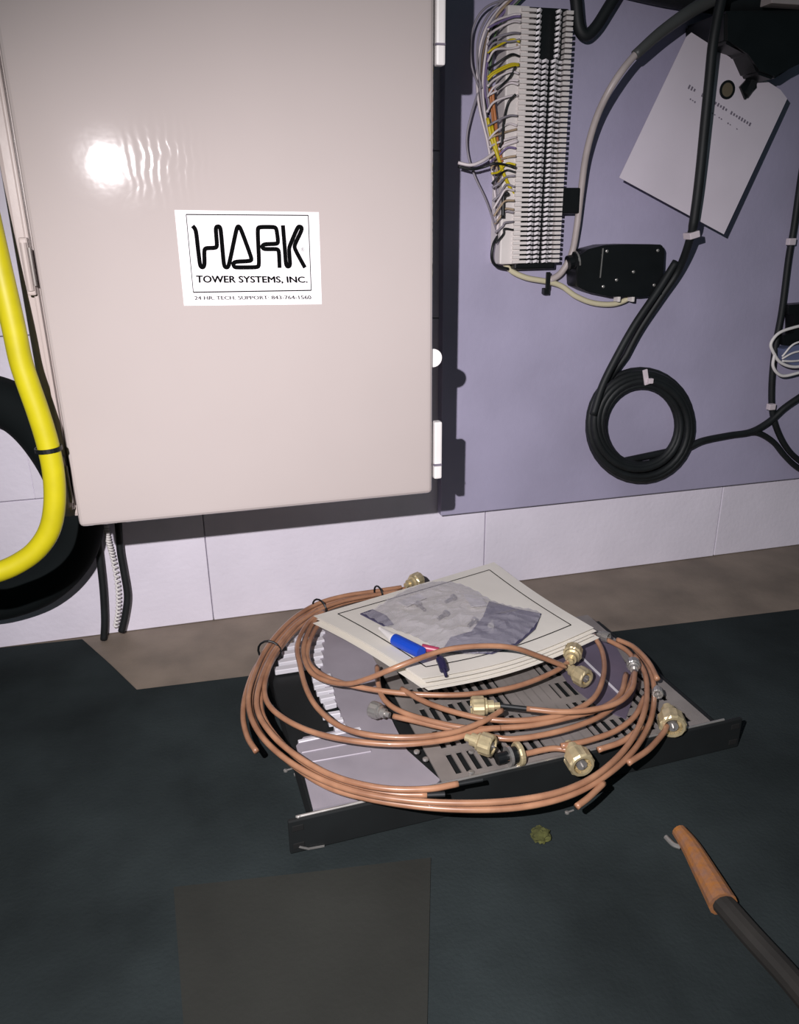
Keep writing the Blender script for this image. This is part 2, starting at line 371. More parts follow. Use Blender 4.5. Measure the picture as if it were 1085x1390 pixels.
# wires of the block
wh = thing('wire_harness', P(676,200,YT+.01), 'loose bundle of thin coloured wires fanning into the left side of the punch-down block', 'wires')
WC = {'white':'#d9cfd2','yellow':'#c9b51c','orange':'#b5713f','grey':'#8d8790','black':'#15181a','tan':'#a8937a','violet':'#75658f','green':'#5d7a55'}
def wire(colr, pxl, Y=.955, w=3.0):
    pts = [P(x,y,Y+random.uniform(-.004,.004)) for x,y in pxl]
    o = obj('wire', tube_bm(pts, pxr(w,Y)/2, seg=6, n=6), mat('wire_'+colr, WC[colr], .45, var=.08), wh, smooth=True); o['label'] = colr+' insulated wire'
trunk = [(705,-8),(684,14),(668,40),(659,75),(656,115),(660,150),(668,190),(676,225),(681,262),(682,300),(681,330)]
for i, cl in enumerate(('white','grey','tan','white','black','violet','grey','green')):
    o_ = (i-3.5)*2.2; wire(cl, [(x+o_+random.uniform(-1.5,1.5), y) for x,y in trunk], .958, 3)
wire('yellow', [(662,160),(668,190),(676,212),(684,236),(694,258)], .945, 4.5)
wire('yellow', [(668,170),(674,200),(680,222),(690,248),(699,266)], .945, 3.5)
wire('orange', [(669,118),(670,140),(673,165),(676,196),(682,220)], .947, 4)
wire('orange', [(665,120),(668,150),(671,180),(674,205)], .949, 3)
wire('tan', [(664,66),(678,64),(692,67),(703,60)], .947, 3.4)
wire('white', [(622,221),(640,224),(656,218),(670,208),(684,198),(703,191)], .946, 4)
wire('black', [(622,226),(640,230),(656,227),(672,222),(688,224),(701,228)], .939, 3)
wire('grey', [(655,100),(649,125),(640,155),(634,185),(636,212),(645,240),(660,272),(674,312)], .962, 2.4)
wire('grey', [(690,-5),(665,18),(650,50),(648,90),(654,120)], .955, 2.6)
wire('grey', [(700,-5),(660,10),(642,40),(640,85),(650,118)], .955, 2.4)
wire('black', [(700,90),(692,105),(682,115),(674,122)], .939, 2.6)
wire('black', [(700,128),(690,140),(684,165),(682,190),(678,200)], .939, 2.8)
for k in range(30):
    yy = 16+k*(8.5 if k < 14 else 10.2)+random.uniform(-4,4); cl = random.choice(['white','violet','white','tan','grey','yellow','black'])
    xs = 660+abs(yy-120)*.07 if yy > 120 else 662
    xe = 708-yy*.035
    wire(cl, [(xs, min(yy+random.uniform(12,26),330)), (xs+10, yy+random.uniform(4,12)), (xe-12, yy+random.uniform(-3,3)), (xe, yy)], .940, 2.6)
wire('black', [(681,300),(677,318),(670,332),(668,350),(674,361),(690,365)], .955, 4)
wire('black', [(683,296),(684,268),(690,262)], .938, 5)

# ------------------------------------------------------------------ cables and small devices on the board
gc = thing('grey_cable', P(785,290,.965), 'thick grey cable arching down from the top past the right side of the punch-down block', 'cable')
pw = [((1010,-20),.918),((950,8),.916),((900,42),.912),((862,75),.912),((832,115),.915),((810,160),.93),((796,210),.945),((789,260),.955),((783,310),.96),((776,345),.965),((762,370),.967),((746,381),.968)]
obj('cable', tube_bm([P(x,y,Y) for (x,y),Y in pw[2:]], .0042, seg=12), M_grey, gc, smooth=True)
o = obj('outer_sleeve', tube_bm([P(x,y,Y) for (x,y),Y in pw[:4]], lambda t: .0085-.0028*t, seg=12), mat('dark_grey_sleeve','#4a4b4a',.45,var=.15), gc, smooth=True); o['label'] = 'dark grey outer sleeve'
gl = thing('grey_cable', P(745,381,.968), 'thin cream cable looping under the punch-down block into the black plastic box', 'cable')
obj('cable', tube_bm([P(x,y,.968) for x,y in ((684,356),(695,368),(715,377),(742,382),(762,388),(782,402),(805,411),(830,413),(848,408),(856,401))], pxr(7,.97)/2, seg=10), mat('cream_jacket','#cfc7a8',.35,var=.06), gl, smooth=True)
c = P(742,381,.968)
bm = bmesh.new(); box(bm, c-Vector((0,.0045,0)), (.006,.003,.022)); box(bm, c+Vector((-.001,-.001,-.013)), (.008,.008,.008)); bevel(bm,.0008,1)
obj('cable_tie', bm, M_black, gl)
a = P(760,255,.958); b_ = P(783,290,.958)
tag(obj('cable_clip', bbox_bm(((a.x+b_.x)/2, .965,(a.z+b_.z)/2),(b_.x-a.x,.028,a.z-b_.z),.002), M_black), 'square black plastic clip holding the grey cable beside the punch-down block', 'clip')
# black plastic box
YX = .95
bxs = thing('junction_box', P(845,400,YB), 'black plastic connector box with screws, right of the punch-down block', 'box')
out = [(786,348),(800,338),(822,332.5),(850,331.5),(899,332),(903,339),(900,401),(868,403),(826,402.5),(800,397),(784,389),(783,368)]
bm = prism_bm([P(x,y,YX) for x,y in out], (0,.031,0)); bmesh.ops.bevel(bm, geom=bm.edges[:], offset=.0012, segments=2, affect='EDGES')
obj('housing', bm, M_black, bxs)
bm = bmesh.new(); ribbon(bm, [P(819,337,YX-.0002),P(817,357,YX-.0002),P(815,377,YX-.0002)], (0,-1,0), pxr(1.4,YX), .0004)
obj('cover_seam', bm, M_nickel, bxs)
for x,y in ((824,341),(893,340),(819,389),(888,387),(860,369),(837,380)):
    o = obj('screw', lathe_bm([(0,.0020),(.0010,.0020),(.0014,.0012)], axis_m(P(x,y,YX+.0001),(0,-1,0)), 10), M_nickel, bxs)
a = P(790,352,YX+.012); b_ = P(774,356,YX+.012); d = nrm(b_-a)
bm = bmesh.new(); lathe(bm, [(-.004,.010),(.006,.010),(.007,.0125),(.012,.0125),(.014,.009),(.020,.009)], axis_m(a,d), 16)
obj('threaded_port', bm, M_black, bxs, smooth=False)
obj('port_ring', lathe_bm([(0,.0132),(.002,.0132)], axis_m(a+d*.008,d), 18), M_nickel, bxs)
for x in (838,857):
    p = P(x,404,YX+.008); o = obj('cable_clamp', bbox_bm(p,(.004,.012,.010),.0008), M_term, bxs)
# hanging instruction tag
YG = .93
tg = thing('instruction_tag', P(985,45,YG), 'white card tag with faint print hanging tilted by a black strap at the upper right', 'tag')
tq = [(932,44),(1068,127),(983,318),(841,241)]
quad = [P(932,44,YG+.004),P(1068,127,YG),P(983,318,YG-.006),P(841,241,YG-.004)]
def tagpt(x, y, d=0.):
    # plane through the card's corners
    a_, b2, c2 = quad[0], quad[1], quad[3]; nn = (b2-a_).cross(c2-a_).normalized()
    r = ray(x,y); t = (a_-CAM).dot(nn)/r.dot(nn); p = CAM+r*t
    if nn.y > 0: nn = -nn
    return p+nn*d
poly = [tagpt(*q) for q in ((939,44),(1060,122),(1069,134),(983,318),(841,241),(932,50))]
obj('card', prism_bm(poly, (0,.0008,0)), M_tag, tg)
bm = bmesh.new(); gp = tagpt(987,122,.0002); gm = axis_m(gp,(0,-1,0))
for (ra,rb,za,zb_) in ((.0105,.0078,0,.0012),):
    S = 24; R4 = [[bm.verts.new(gm @ Vector((r_*math.cos(2*math.pi*k/S), r_*math.sin(2*math.pi*k/S), z))) for k in range(S)] for r_,z in ((ra,za),(ra,zb_),(rb,zb_),(rb,za))]
    for i in range(4):
        for k in range(S): bm.faces.new((R4[i][k],R4[i][(k+1)%S],R4[(i+1)%4][(k+1)%S],R4[(i+1)%4][k]))
obj('eyelet_ring', bm, M_black, tg)
obj('eyelet_centre', lathe_bm([(0,.0078),(.0005,.0078)], gm, 20), mat('eyelet_brown','#6c6250',.5), tg)
# the heading on the card is too worn to read: broken faint marks stand where its letters are
bm = bmesh.new()
def marks(bm, a, b_, hgt, nn_, skip=.2):
    for k in range(nn_):
        if random.random() < skip: continue
        t = (k+.2)/nn_; t2 = (k+.75)/nn_
        p1 = (a[0]+(b_[0]-a[0])*t, a[1]+(b_[1]-a[1])*t); p2 = (a[0]+(b_[0]-a[0])*t2, a[1]+(b_[1]-a[1])*t2)
        ribbon(bm, [tagpt(*p1,.0003), tagpt(*p2,.0003)], (0,-1,0), pxr(hgt*random.uniform(.5,1),YG), .0001)
marks(bm, (934,117),(1020,170), 5, 24); marks(bm, (930,130),(1008,180), 2, 26, .4)
obj('faded_print', bm, M_grayp, tg)
sp = [tagpt(x,y,.004) for x,y in ((975,62),(1000,72),(1018,86),(1021,104),(1016,120),(1009,130))]
obj('strap', tube_bm(sp, pxr(11,YG)/2, seg=6), M_rubber, tg)
obj('strap_clasp', prism_bm([tagpt(x,y,.006) for x,y in ((1001,119),(1012,107),(1022,104),(1023,120),(1008,136))], (0,.003,0)), M_black, tg)
# long black cable and its coil
bc = thing('coiled_cable', P(870,577,.97), 'black cable coming down over the white tag into a round tied coil', 'cable')
path = [((985,-25),.895),((975,20),.895),((968,60),.895),((963,110),.898),((957,170),.900),((951,230),.902),((945,280),.905),((938,320),.912),((922,365),.945),((896,405),.955),((868,448),.962),((846,490),.965)]
pts = [P(x,y,Y) for (x,y),Y in path]
cx_, cy_ = 870, 577; K = 8.25; th0 = math.pi+.75; N_ = 300
layers = []
for i in range(N_+1):
    t = i/N_; th = th0-(2*math.pi*K+.25)*t
    ph = t*K*2*math.pi
    rad = 62.5+10.5*math.cos(t*math.pi*5.1+ .3) ; dY = .966-.009*math.sin(t*math.pi*5.2)-.002*math.sin(ph*1.3)
    layers.append(P(cx_+rad*.985*math.cos(th)+1.5*math.sin(21*t), cy_+rad*1.03*math.sin(th), dY))
ex_ = [((935,607),.966),((955,598),.968),((990,591),.97),((1020,586),.97),((1045,572),.97),((1066,553),.968),((1095,533),.965),((1140,500),.96)]
allp = smooth_path(pts,6)[:-1] + layers + smooth_path([P(x,y,Y) for (x,y),Y in ex_],6)
obj('cable', tube_bm(allp, lambda t: .0058 if t < .10 else .0050, seg=8, sm=False), M_rubber, bc, smooth=True)
pts2 = [P(x-7,y+3,.945) for x,y in ((925,352),(900,392),(870,436),(846,478),(825,520),(812,560))]
obj('cable_strand', tube_bm(pts2, .005, seg=8), M_rubber, bc, smooth=True)
for (x,y,wx,wz,an) in ((877,512,13,22,0),(939,319,14,8,0)):
    p = P(x,y,.948 if x < 900 else .910); o = obj('cable_tie', bbox_bm((0,0,0),(pxr(wx*.55 if x<900 else wx,.95),.003 if x<900 else .016,pxr(wz,.95)),.001,M=Matrix.Translation(p) @ Matrix.Rotation(-.25,4,'Y')), M_zip, bc); o['label'] = 'white cable tie'
p = P(883,517,.944); obj('tie_head', bbox_bm(p,(.007,.006,.007),.001), M_zip, bc)
# right hand cable
rc = thing('black_cable', P(1050,500,.972), 'thin black cable running down the right edge of the lavender board', 'cable')
obj('cable', tube_bm([P(x,y,.972) for x,y in ((1098,180),(1088,240),(1078,310),(1071,350),(1062,420),(1053,470),(1048,520),(1049,560),(1058,590),(1074,615),(1100,636))], pxr(9,.97)/2, seg=10), M_rubber, rc, smooth=True)
for x,y in ((1074,328),(1047,552)):
    o = obj('cable_tie', bbox_bm(P(x,y,.964),(.011,.008,.009),.0012), M_zip, rc); o['label'] = 'white cable tie'
tag(obj('black_cable', tube_bm([P(x,y,.974) for x,y in ((1010,588),(1030,588),(1050,600),(1065,618),(1082,634),(1110,650))], pxr(9,.97)/2, seg=10), M_rubber, smooth=True), 'short black cable branching off below the coil cable toward the lower right edge', 'cable')
# grey connector at the right edge
cn = thing('wall_connector', P(1080,490,.97), 'blue grey connector with looped white leads at the right edge of the board', 'connector')
bm = prism_bm([P(x,y,.955) for x,y in ((1064,474),(1085,468),(1120,466),(1120,498),(1085,500),(1066,490))], (0,.02,0))
obj('connector_body', bm, mat('blue_grey_plastic','#68708f',.35,var=.1), cn)
bm = prism_bm([P(x,y,.962) for x,y in ((1071,414),(1120,410),(1120,480),(1064,468),(1064,455),(1078,452),(1078,428),(1071,426))], (0,.018,0))
obj('wall_clip', bm, M_black, cn)
for l in (((1110,438),(1080,444),(1058,452),(1047,466),(1050,478),(1060,492),(1080,498),(1110,492)),((1110,500),(1085,506),(1062,510),(1050,498),(1052,480))):
    obj('white_lead', tube_bm([P(x,y,.950) for x,y in l], pxr(4.5,.95)/2, seg=8), M_white, cn, smooth=True)
for i, l in enumerate(((1110,462),(1110,474),(1110,486))):
    obj('white_lead', tube_bm([P(*l,.952),P(1080,l[1]+4,.950),P(1062,484+i*3,.952)], pxr(3,.95)/2, seg=6), M_white, cn, smooth=True)
# dark block added for the shadow at the very top right
db = thing('added_shade_block', P(1040,60,YB), 'black block with a grey top edge, added to darken the top right corner above the tag', 'shade block')
bm = prism_bm([P(x,y,.90) for x,y in ((985,14),(1140,12),(1140,64),(1075,88),(1052,108),(1030,100),(1018,70),(985,58))], (0,.08,0)); bmesh.ops.bevel(bm, geom=bm.edges[:], offset=.003, segments=2, affect='EDGES')
obj('housing', bm, M_black, db)
obj('top_edge', bbox_bm(P(1110,6,.90),(.14,.02,.008),.001), M_grey, db)
tag(obj('black_loop', tube_bm([P(x,y,.955) for x,y in ((850,-30),(826,10),(808,38),(795,48),(786,36),(782,0),(778,-30))], pxr(14,.95)/2, seg=10), M_rubber, smooth=True), 'short black cable loop hanging into view at the top, right of the punch-down block', 'cable')
tag(obj('added_shade_tube', tube_bm([P(x,y,.958) for x,y in ((840,-26),(900,-12),(960,-2),(1020,6),(1110,-6))], .015, seg=14), M_rubber, smooth=True), 'dark tube added for shade along the top edge behind the arching grey cable', 'cable')  # dark tube added to shade the top of the board

# ------------------------------------------------------------------ rack unit on the floor
ZR = .040
A0 = G(390,1112,ZR); B0 = G(1005,972,ZR); U = nrm(Vector((B0.x-A0.x, B0.y-A0.y, 0))); V = Vector((-U.y, U.x, 0)); LW = (B0-A0).length
RM = Matrix(((U.x,V.x,0,A0.x),(U.y,V.y,0,A0.y),(0,0,1,0),(0,0,0,1)))
RI = RM.inverted()
def loc(x, y, z=ZR): return RI @ G(x,y,z)
ru = thing('rack_unit', (A0.x, A0.y, .004), 'flat black rack mount unit with a grey louvred top lying under the coiled cables', 'equipment')
def robj(name, bm, m_, **k):
    bmesh.ops.transform(bm, matrix=RM, verts=bm.verts); return obj(name, bm, m_, ru, **k)
D_ = .30
bm = prism_bm([Vector((a_,b_,.006)) for a_,b_ in ((.0225,.002),(LW-.0225,.002),(LW-.0225,.235),(.17,.235),(.17,.30),(.0225,.30))], (0,0,.027)); robj('chassis', bm, M_chas)
bm = bmesh.new(); box(bm, (LW/2, -.002, .0225), (LW, .004, .035)); bevel(bm,.0012)
robj('front_panel', bm, M_chas)
bm = bmesh.new(); tube(bm, [(0.004,-.002,.030),(.010,-.001,.0395),(.03,0,.0402),(LW/2,0,.0402),(LW-.02,0,.0402)], .0014, seg=8, n=4); o = robj('edge_glint', bm, M_nickel); o['label'] = 'bright line for the glint along the front edge'  # bright strip laid on for the glint along the panel edge
for uu in (.008, LW-.008):
    for zz in (.013,.032):
        bm = bmesh.new(); box(bm, (uu,-.0043,zz), (.010,.0012,.006)); bevel(bm,.0005,1); robj('rack_slot', bm, mat('slot_dark','#050606',.9))
for (u_, z_) in ((.02,.008),): 
    bm = bmesh.new(); ribbon(bm, [(.008,-.0046,.012),(.016,-.0046,.0072),(.030,-.0046,.0062)], (0,-1,0), .002, .0006); robj('lower_edge_glint', bm, M_nickel)  # bright stroke for the glint low on the panel's left end
# grey top plate, outline from its corners
pl = [(425,1098),(505,1082),(592,1064),(598,1058),(553,1018),(536,985),(520,950),(512,918),(560,880),(640,850),(600,800),(520,815),(452,833),(440,850),(434,900),(440,930),(462,962),(462,990),(412,1000),(402,1012),(410,1040)]
zz = ZR-.0015
bm = prism_bm([Vector((*loc(x,y,zz).xy, ZR-.004)) for x,y in pl], (0,0,.0022)); robj('top_plate', bm, M_alu)
# louvre fins along the plate's left side
def fin(a, b_, w, z=ZR-.001, m_=None):
    p, q = loc(*a,z), loc(*b_,z); p.z = q.z = z-.004; bm = bmesh.new(); ribbon(bm, [p,q], (0,0,1), w, .006); bevel(bm,.0006,1); return robj('louvre_fin', bm, m_ or M_fin)
for k in range(5):
    t = k/4; fin((399-26*t**.7, 868+42*t), (440-2*t, 857+43*t), .0095)
for k in range(5): t = k/4; fin((424+16*t**1.5, 922+36*t), (450+6*t, 918+36*t), .0075)
for k in range(3): fin((438+8*k, 972+9*k), (462+4*k, 968+9*k), .006)
for k in range(3): fin((405+4*k, 1008+14*k), (490+7*k, 990+15*k), .0045, ZR-.0028, M_fin if k == 0 else M_alu)
# front lip of black top, slotted steel cover and dark cover right
c_ = loc(600,1062); q = loc(866,975); u0, v0 = c_.x, c_.y; u1 = LW-.035
vrow = [v0+.004+.0005]; rows = 6; rl = .030; gap = .009; 
bm = bmesh.new(); zc = ZR+.0006; th = .002
box(bm, ((u0+u1)/2, v0+.003, zc-.001), (u1-u0, .006, th))
for r_ in range(rows):
    vb = v0+.006+r_*(rl+gap)
    uu = u0+ (.012 if r_ % 2 == 0 else .018)
    box(bm, (u0+.006, vb+rl/2, zc-.001), (.012, rl, th))
    x_ = u0+.012; 
    while x_ < u1-.012:
        box(bm, (x_+.0022, vb+rl/2, zc-.001), (.0044 if (int((x_-u0)/.055) % 3) != 2 else .0108, rl, th)); x_ += .0105
    box(bm, (u1-.006, vb+rl/2, zc-.001), (.012, rl, th))
    box(bm, ((u0+u1)/2, vb+rl+gap/2, zc-.001), (u1-u0, gap, th))
robj('slotted_cover', bm, M_vent)
for (x,y) in ((566,1022),(578,1032),(640,1050),(640,1022)):
    p = loc(x,y); bm = bmesh.new(); lathe(bm, [(0,.003),(.0015,.003),(.0022,.0018)], axis_m((p.x,p.y,ZR+.0006),(0,0,1)), 10); robj('cover_screw', bm, M_nickel)
# purple-grey sheet under the right hand coils
bm = bmesh.new()
pl = [(742,880),(800,852),(838,880),(866,930),(850,975),(815,962),(770,925)]
prism(bm, [Vector((*loc(x,y,ZR+.002).xy, ZR+.0008)) for x,y in pl], (0,0,.0012)); robj('side_cover', bm, mat('mauve_steel','#6d6475',.4,.3,var=.15))
bm = bmesh.new(); p, q = loc(788,890,ZR+.003), loc(850,950,ZR+.003); p.z = q.z = ZR+.002; ribbon(bm, [p,q], (0,0,1), .002, .0015); robj('bright_trim', bm, M_fin)

# ------------------------------------------------------------------ coaxial jumpers
SCN = 1.0
def connector(parent, tip, frm, z=.052, s=1., m_=None, lift=0.):
    """N type plug: `frm` is the pixel the cable comes from, `tip` the pixel of the nut."""
    m_ = m_ or M_brass
    p = G(*tip, z); q = G(*frm, z-lift); d = nrm(p-q); Mx = axis_m(p-d*.009*s, d)
    c = obj('connector', lathe_bm([(-.012*s,.0036*s),(-.006*s,.0036*s),(-.006*s,.0062*s),(.0,.0062*s),(.001*s,.0085*s),(.004*s,.0085*s)], Mx, 16), m_, parent)
    bm = bmesh.new(); S = 24; prof = [(.003,.0088),(.0045,.0102),(.015,.0102),(.0165,.0092),(.0165,.0072),(.010,.0070)]
    rings = []
    for i, (a, r_) in enumerate(prof):
        rings.append([bm.verts.new(Mx @ Vector((r_*s*(1.05 if (k % 2 and i in (1,2)) else .99)*math.cos(2*math.pi*k/S), r_*s*(1.05 if (k % 2 and i in (1,2)) else .99)*math.sin(2*math.pi*k/S), a*s))) for k in range(S)])
    for i in range(len(rings)-1):
        for k in range(S): bm.faces.new((rings[i][k], rings[i][(k+1)%S], rings[i+1][(k+1)%S], rings[i+1][k]))
    bm.faces.new(rings[-1])
    obj('coupling_nut', bm, m_, c)
    bm = bmesh.new(); lathe(bm, [(.009*s,.0042*s),(.0155*s,.0042*s),(.0155*s,.003*s)], Mx, 14); lathe(bm, [(.010*s,.0011*s),(.018*s,.0009*s)], Mx, 8)
    obj('centre_pin', bm, M_nickel, c)
    return c
RC = .0029
def jumper(label, runs, conns, group='brown coaxial jumpers piled on the rack unit', sleeves=()):
    b0 = G(*runs[0][0][0][:2], 0.); t = thing('coaxial_jumper', (b0.x, b0.y, .004), label, 'cable', group)
    for pxl, z, *r_ in runs:
        pts = []
        for k, q in enumerate(pxl):
            zz = q[2] if len(q) > 2 else z
            pts.append(G(q[0], q[1], zz))
        obj('cable', tube_bm(pts, r_[0] if r_ else RC, seg=8, n=7), M_copper, t, smooth=True)
    for c in conns: connector(t, *c[:2], **(c[2] if len(c) > 2 else {}))
    for a, b_, z, w in sleeves:
        obj('sleeve', tube_bm([G(*a,z),G(*b_,z)], w, sm=False, seg=10), M_rubber, t)
    return t
# outer coils: left side down and round along the front
jumper('brown coaxial cable forming the lowest, outermost arc along the front of the pile',
  [([(560,797),(512,806),(470,814),(434,824),(400,846),(368,880),(346,925),(341,965),(360,1004),(400,1040),(445,1068),(500,1084),(570,1095),(640,1099),(705,1096),(762,1084),(806,1064),(846,1034),(872,1002),(886,968),(888,930),(878,900),(858,876)],.052)],
  [((565,788),(540,800),{'z':.062})])
jumper('brown coaxial cable forming the second arc along the front, just inside the lowest',
  [([(545,797),(505,803),(466,809),(430,820),(394,843),(362,880),(342,925),(338,960),(352,995),(385,1028),(432,1056),(490,1076),(560,1087),(640,1090),(710,1085),(766,1073),(810,1052),(846,1020),(868,985),(878,950),(876,915),(862,890)],.058)],[])
jumper('brown coaxial cable ending in a black sleeve at the front left of the slotted cover',
  [([(540,803),(500,809),(462,817),(430,830),(398,852),(370,888),(352,930),(350,965),(372,1000),(412,1032),(460,1056),(520,1070),(580,1071),(622,1064)],.062)],[],
  sleeves=[((622,1064),(655,1058),.062,.0020)])
jumper('brown coaxial cable ending short of the sleeved cable along the front left',
  [([(535,808),(498,812),(460,821),(432,833),(402,855),(374,890),(357,930),(356,968),(380,1006),(420,1040),(470,1064),(530,1077),(580,1079)],.056)],[],
  sleeves=[((580,1079),(604,1078),.056,.0024)])
jumper('brown coaxial cable sweeping from the left of the pile into the long middle arc',
  [([(432,828),(402,850),(375,885),(360,925),(364,955),(390,978),(432,996),(490,1007),(550,1010),(612,1003),(660,990),(720,985),(772,974),(815,962),(842,943),(850,915)],.060)],[])
jumper('brown coaxial cable with a brass plug at its inner end, crossing up to the right',
  [([(440,830),(418,846),(404,875),(408,905),(416,935),(432,962),(462,986),(505,998),(560,1001),(615,994),(655,980),(682,964)],.066)],
  [((660,1010),(640,1003),{'z':.062})])
jumper('brown coaxial cable arching high across the white papers',
  [([(436,832),(420,855),(412,884),(422,912),(446,925),(474,928,.070),(500,921,.082),(530,909,.098),(566,895,.106),(606,882,.108),(650,877,.108),(695,879,.102),(735,892,.084),(768,905,.066)],.064)],
  [((790,918),(770,906),{'z':.060})])
jumper('brown coaxial cable passing just below the papers and curling to the right',
  [([(444,834),(428,855),(418,880),(420,900),(436,915),(468,928),(520,938),(580,943),(640,942),(700,932),(748,914),(772,898),(778,882)],.062)],
  [((778,886),(774,900),{'z':.064})])
jumper('brown coaxial cable from the small nickel plug on the grey plate',
  [([(534,972),(560,978),(600,987),(640,994),(690,1003),(740,997),(785,985),(822,968),(850,940),(862,905),(852,884),(820,866)],.056)],
  [((510,964),(536,973),{'z':.056,'m_':M_nickel,'s':.8}), ((822,864),(806,858),{'z':.06,'m_':M_nickel,'s':.6})])
jumper('brown coaxial cable curling down through the middle behind the brass plug',
  [([(512,905),(514,930),(522,950),(545,966),(590,980),(640,989),(680,988)],.060), ([(545,935),(580,954),(630,970),(680,978),(730,976),(770,968),(806,948),(820,915),(818,885),(806,862)],.064)],
  [])
jumper('pale brown coaxial cable with black sleeve and brass plug in the pile centre',
  [([(715,962),(760,966),(800,964),(838,954),(858,935),(862,912)],.070)],
  [((650,959),(684,958),{'z':.066}), ((860,902),(862,914),{'z':.066,'m_':M_nickel,'s':.7})], sleeves=[((680,958),(716,962),.068,.0024)])
jumper('short brown coaxial cable lying over the right front of the slotted cover',
  [([(762,1013),(800,1005),(836,992),(862,972),(876,945)],.054), ([(812,1018),(846,1006),(872,986)],.054)],[])
jumper('brown coaxial cable at the right with a large brass plug facing the front',
  [([(853,1036),(880,1018),(900,996),(906,985)],.052), ([(783,1095),(800,1082),(820,1063)],.050)],
  [((912,980),(906,960),{'z':.052,'s':1.25})])
jumper('brown coaxial cable with a round brass plug at the front centre',
  [([(688,1030),(720,1022),(750,1016),(772,1018)],.050)],
  [((786,1032),(772,1010),{'z':.050,'s':1.2})])
jumper('brown coaxial cable at the far right with a nickel plug on its bend',
  [([(838,868),(860,878),(880,898),(893,922)],.060)],
  [((893,940),(892,926),{'z':.058,'m_':M_nickel,'s':.55})])
jumper('brown coaxial cable stub hanging off the left side of the coils',
  [([(372,880),(348,905),(334,940),(330,972),(336,1000),(348,1020)],.050)],[])
pk = G(693,1026,.05); d = nrm(G(705,1024,.05)-G(685,1029,.05))
ad = thing('coaxial_adapter', (pk.x,pk.y,.044), 'silver ringed coaxial adapter between the two brass plugs at the front of the pile', 'adapter')
obj('barrel', lathe_bm([(-.014,.0055),(0,.0055),(.002,.008),(.006,.008)], axis_m(pk,d), 18), M_black, ad)
obj('ring', lathe_bm([(.006,.0105),(.0075,.0115),(.0105,.0115),(.0115,.010)], axis_m(pk,d), 24), M_brass, ad)
obj('ring', lathe_bm([(-.003,.0095),(0,.0095)], axis_m(pk,d), 24), M_nickel, ad)
# ties on the bundle
def band(pt, a, b_, z, r_, label):
    p = G(*pt,z); d = nrm(G(*b_,z)-G(*a,z)); bm = bmesh.new(); pts = []
    Mx = axis_m(p,d)
    for k in range(17): an = 2*math.pi*k/16; pts.append(Mx @ Vector((r_*1.0*math.cos(an), r_*math.sin(an), 0)))
    tube(bm, pts, .0013, seg=6, sm=False); tag(obj('cable_tie', bm, M_black), label, 'cable tie')
band((434,826),(445,822),(425,832),.058,.0125,'black tie round the cable bundle at the left corner of the papers')
band((514,806),(525,802),(505,808),.060,.0105,'black tie round the cable bundle behind the papers, left of the brass plug')
band((366,884),(375,872),(360,898),.056,.0135,'black tie round the coils at the far left of the pile')

# ------------------------------------------------------------------ papers, bag, marker
cor = {'L':G(426,836,.074),'B':G(671,763,.072),'R':G(806,852,.078),'F':G(573,921,.092)}
def sheet_pt(s, t, dz=0., k=0):                     # s along L->B / F->R, t from back edge to front edge
    L_, B_, R_, F_ = cor['L'], cor['B'], cor['R'], cor['F']
    p = L_*(1-s)*(1-t)+B_*s*(1-t)+R_*s*t+F_*(1-s)*t
    p = p + Vector((0,0,1))*(-.010*math.sin(math.pi*s)*t + .004*math.sin(math.pi*t)*(1-s) - .004*math.sin(math.pi*t)*s + dz)
    return p
def sheet(name, m_, dz, sh, label, parent=None):
    bm = bmesh.new(); n_ = 16; g = []
    for i in range(n_+1):
        g.append([bm.verts.new(sheet_pt(i/n_, j/n_, dz)+Vector(sh)) for j in range(n_+1)])
    for i in range(n_):
        for j in range(n_): bm.faces.new((g[i][j],g[i+1][j],g[i+1][j+1],g[i][j+1]))
    r = bmesh.ops.extrude_face_region(bm, geom=bm.faces[:]); vs_ = [v for v in r['geom'] if isinstance(v, bmesh.types.BMVert)]
    for v in vs_: v.co.z -= .0005
    return obj(name, bm, m_, parent, smooth=False)
tops = thing('paper_sheet', cor['B'], 'top white sheet with a thin black border line, under the plastic bag', 'paper')
sheet('page', M_paper, 0, (0,0,0), '', tops)
bm = bmesh.new(); e = [.085,.93,.075,.90]
def edge(a, b_): return [sheet_pt(a[0]*(1-k/14)+b_[0]*k/14, a[1]*(1-k/14)+b_[1]*k/14, .0005) for k in range(15)]
for a, b_ in (((e[0],e[2]),(e[1],e[2])),((e[1],e[2]),(e[1],e[3])),((e[1],e[3]),(e[0],e[3])),((e[0],e[3]),(e[0],e[2]))):
    ribbon(bm, edge(a,b_), (0,0,1), .0013, .0002)
obj('border_line', bm, M_ink, tops)
for k, (sh, lb) in enumerate((((.003,-.002,0),'second white sheet down, just under the bordered sheet'),((-.002,-.005,0),'third white sheet down in the stack of papers'),((.005,-.006,0),'bottom white sheet of the stack of papers'))):
    tag(sheet('paper_sheet', M_paper, -.0035*(k+1), sh, ''), lb, 'paper', 'stacked sheets on the coiled cables')
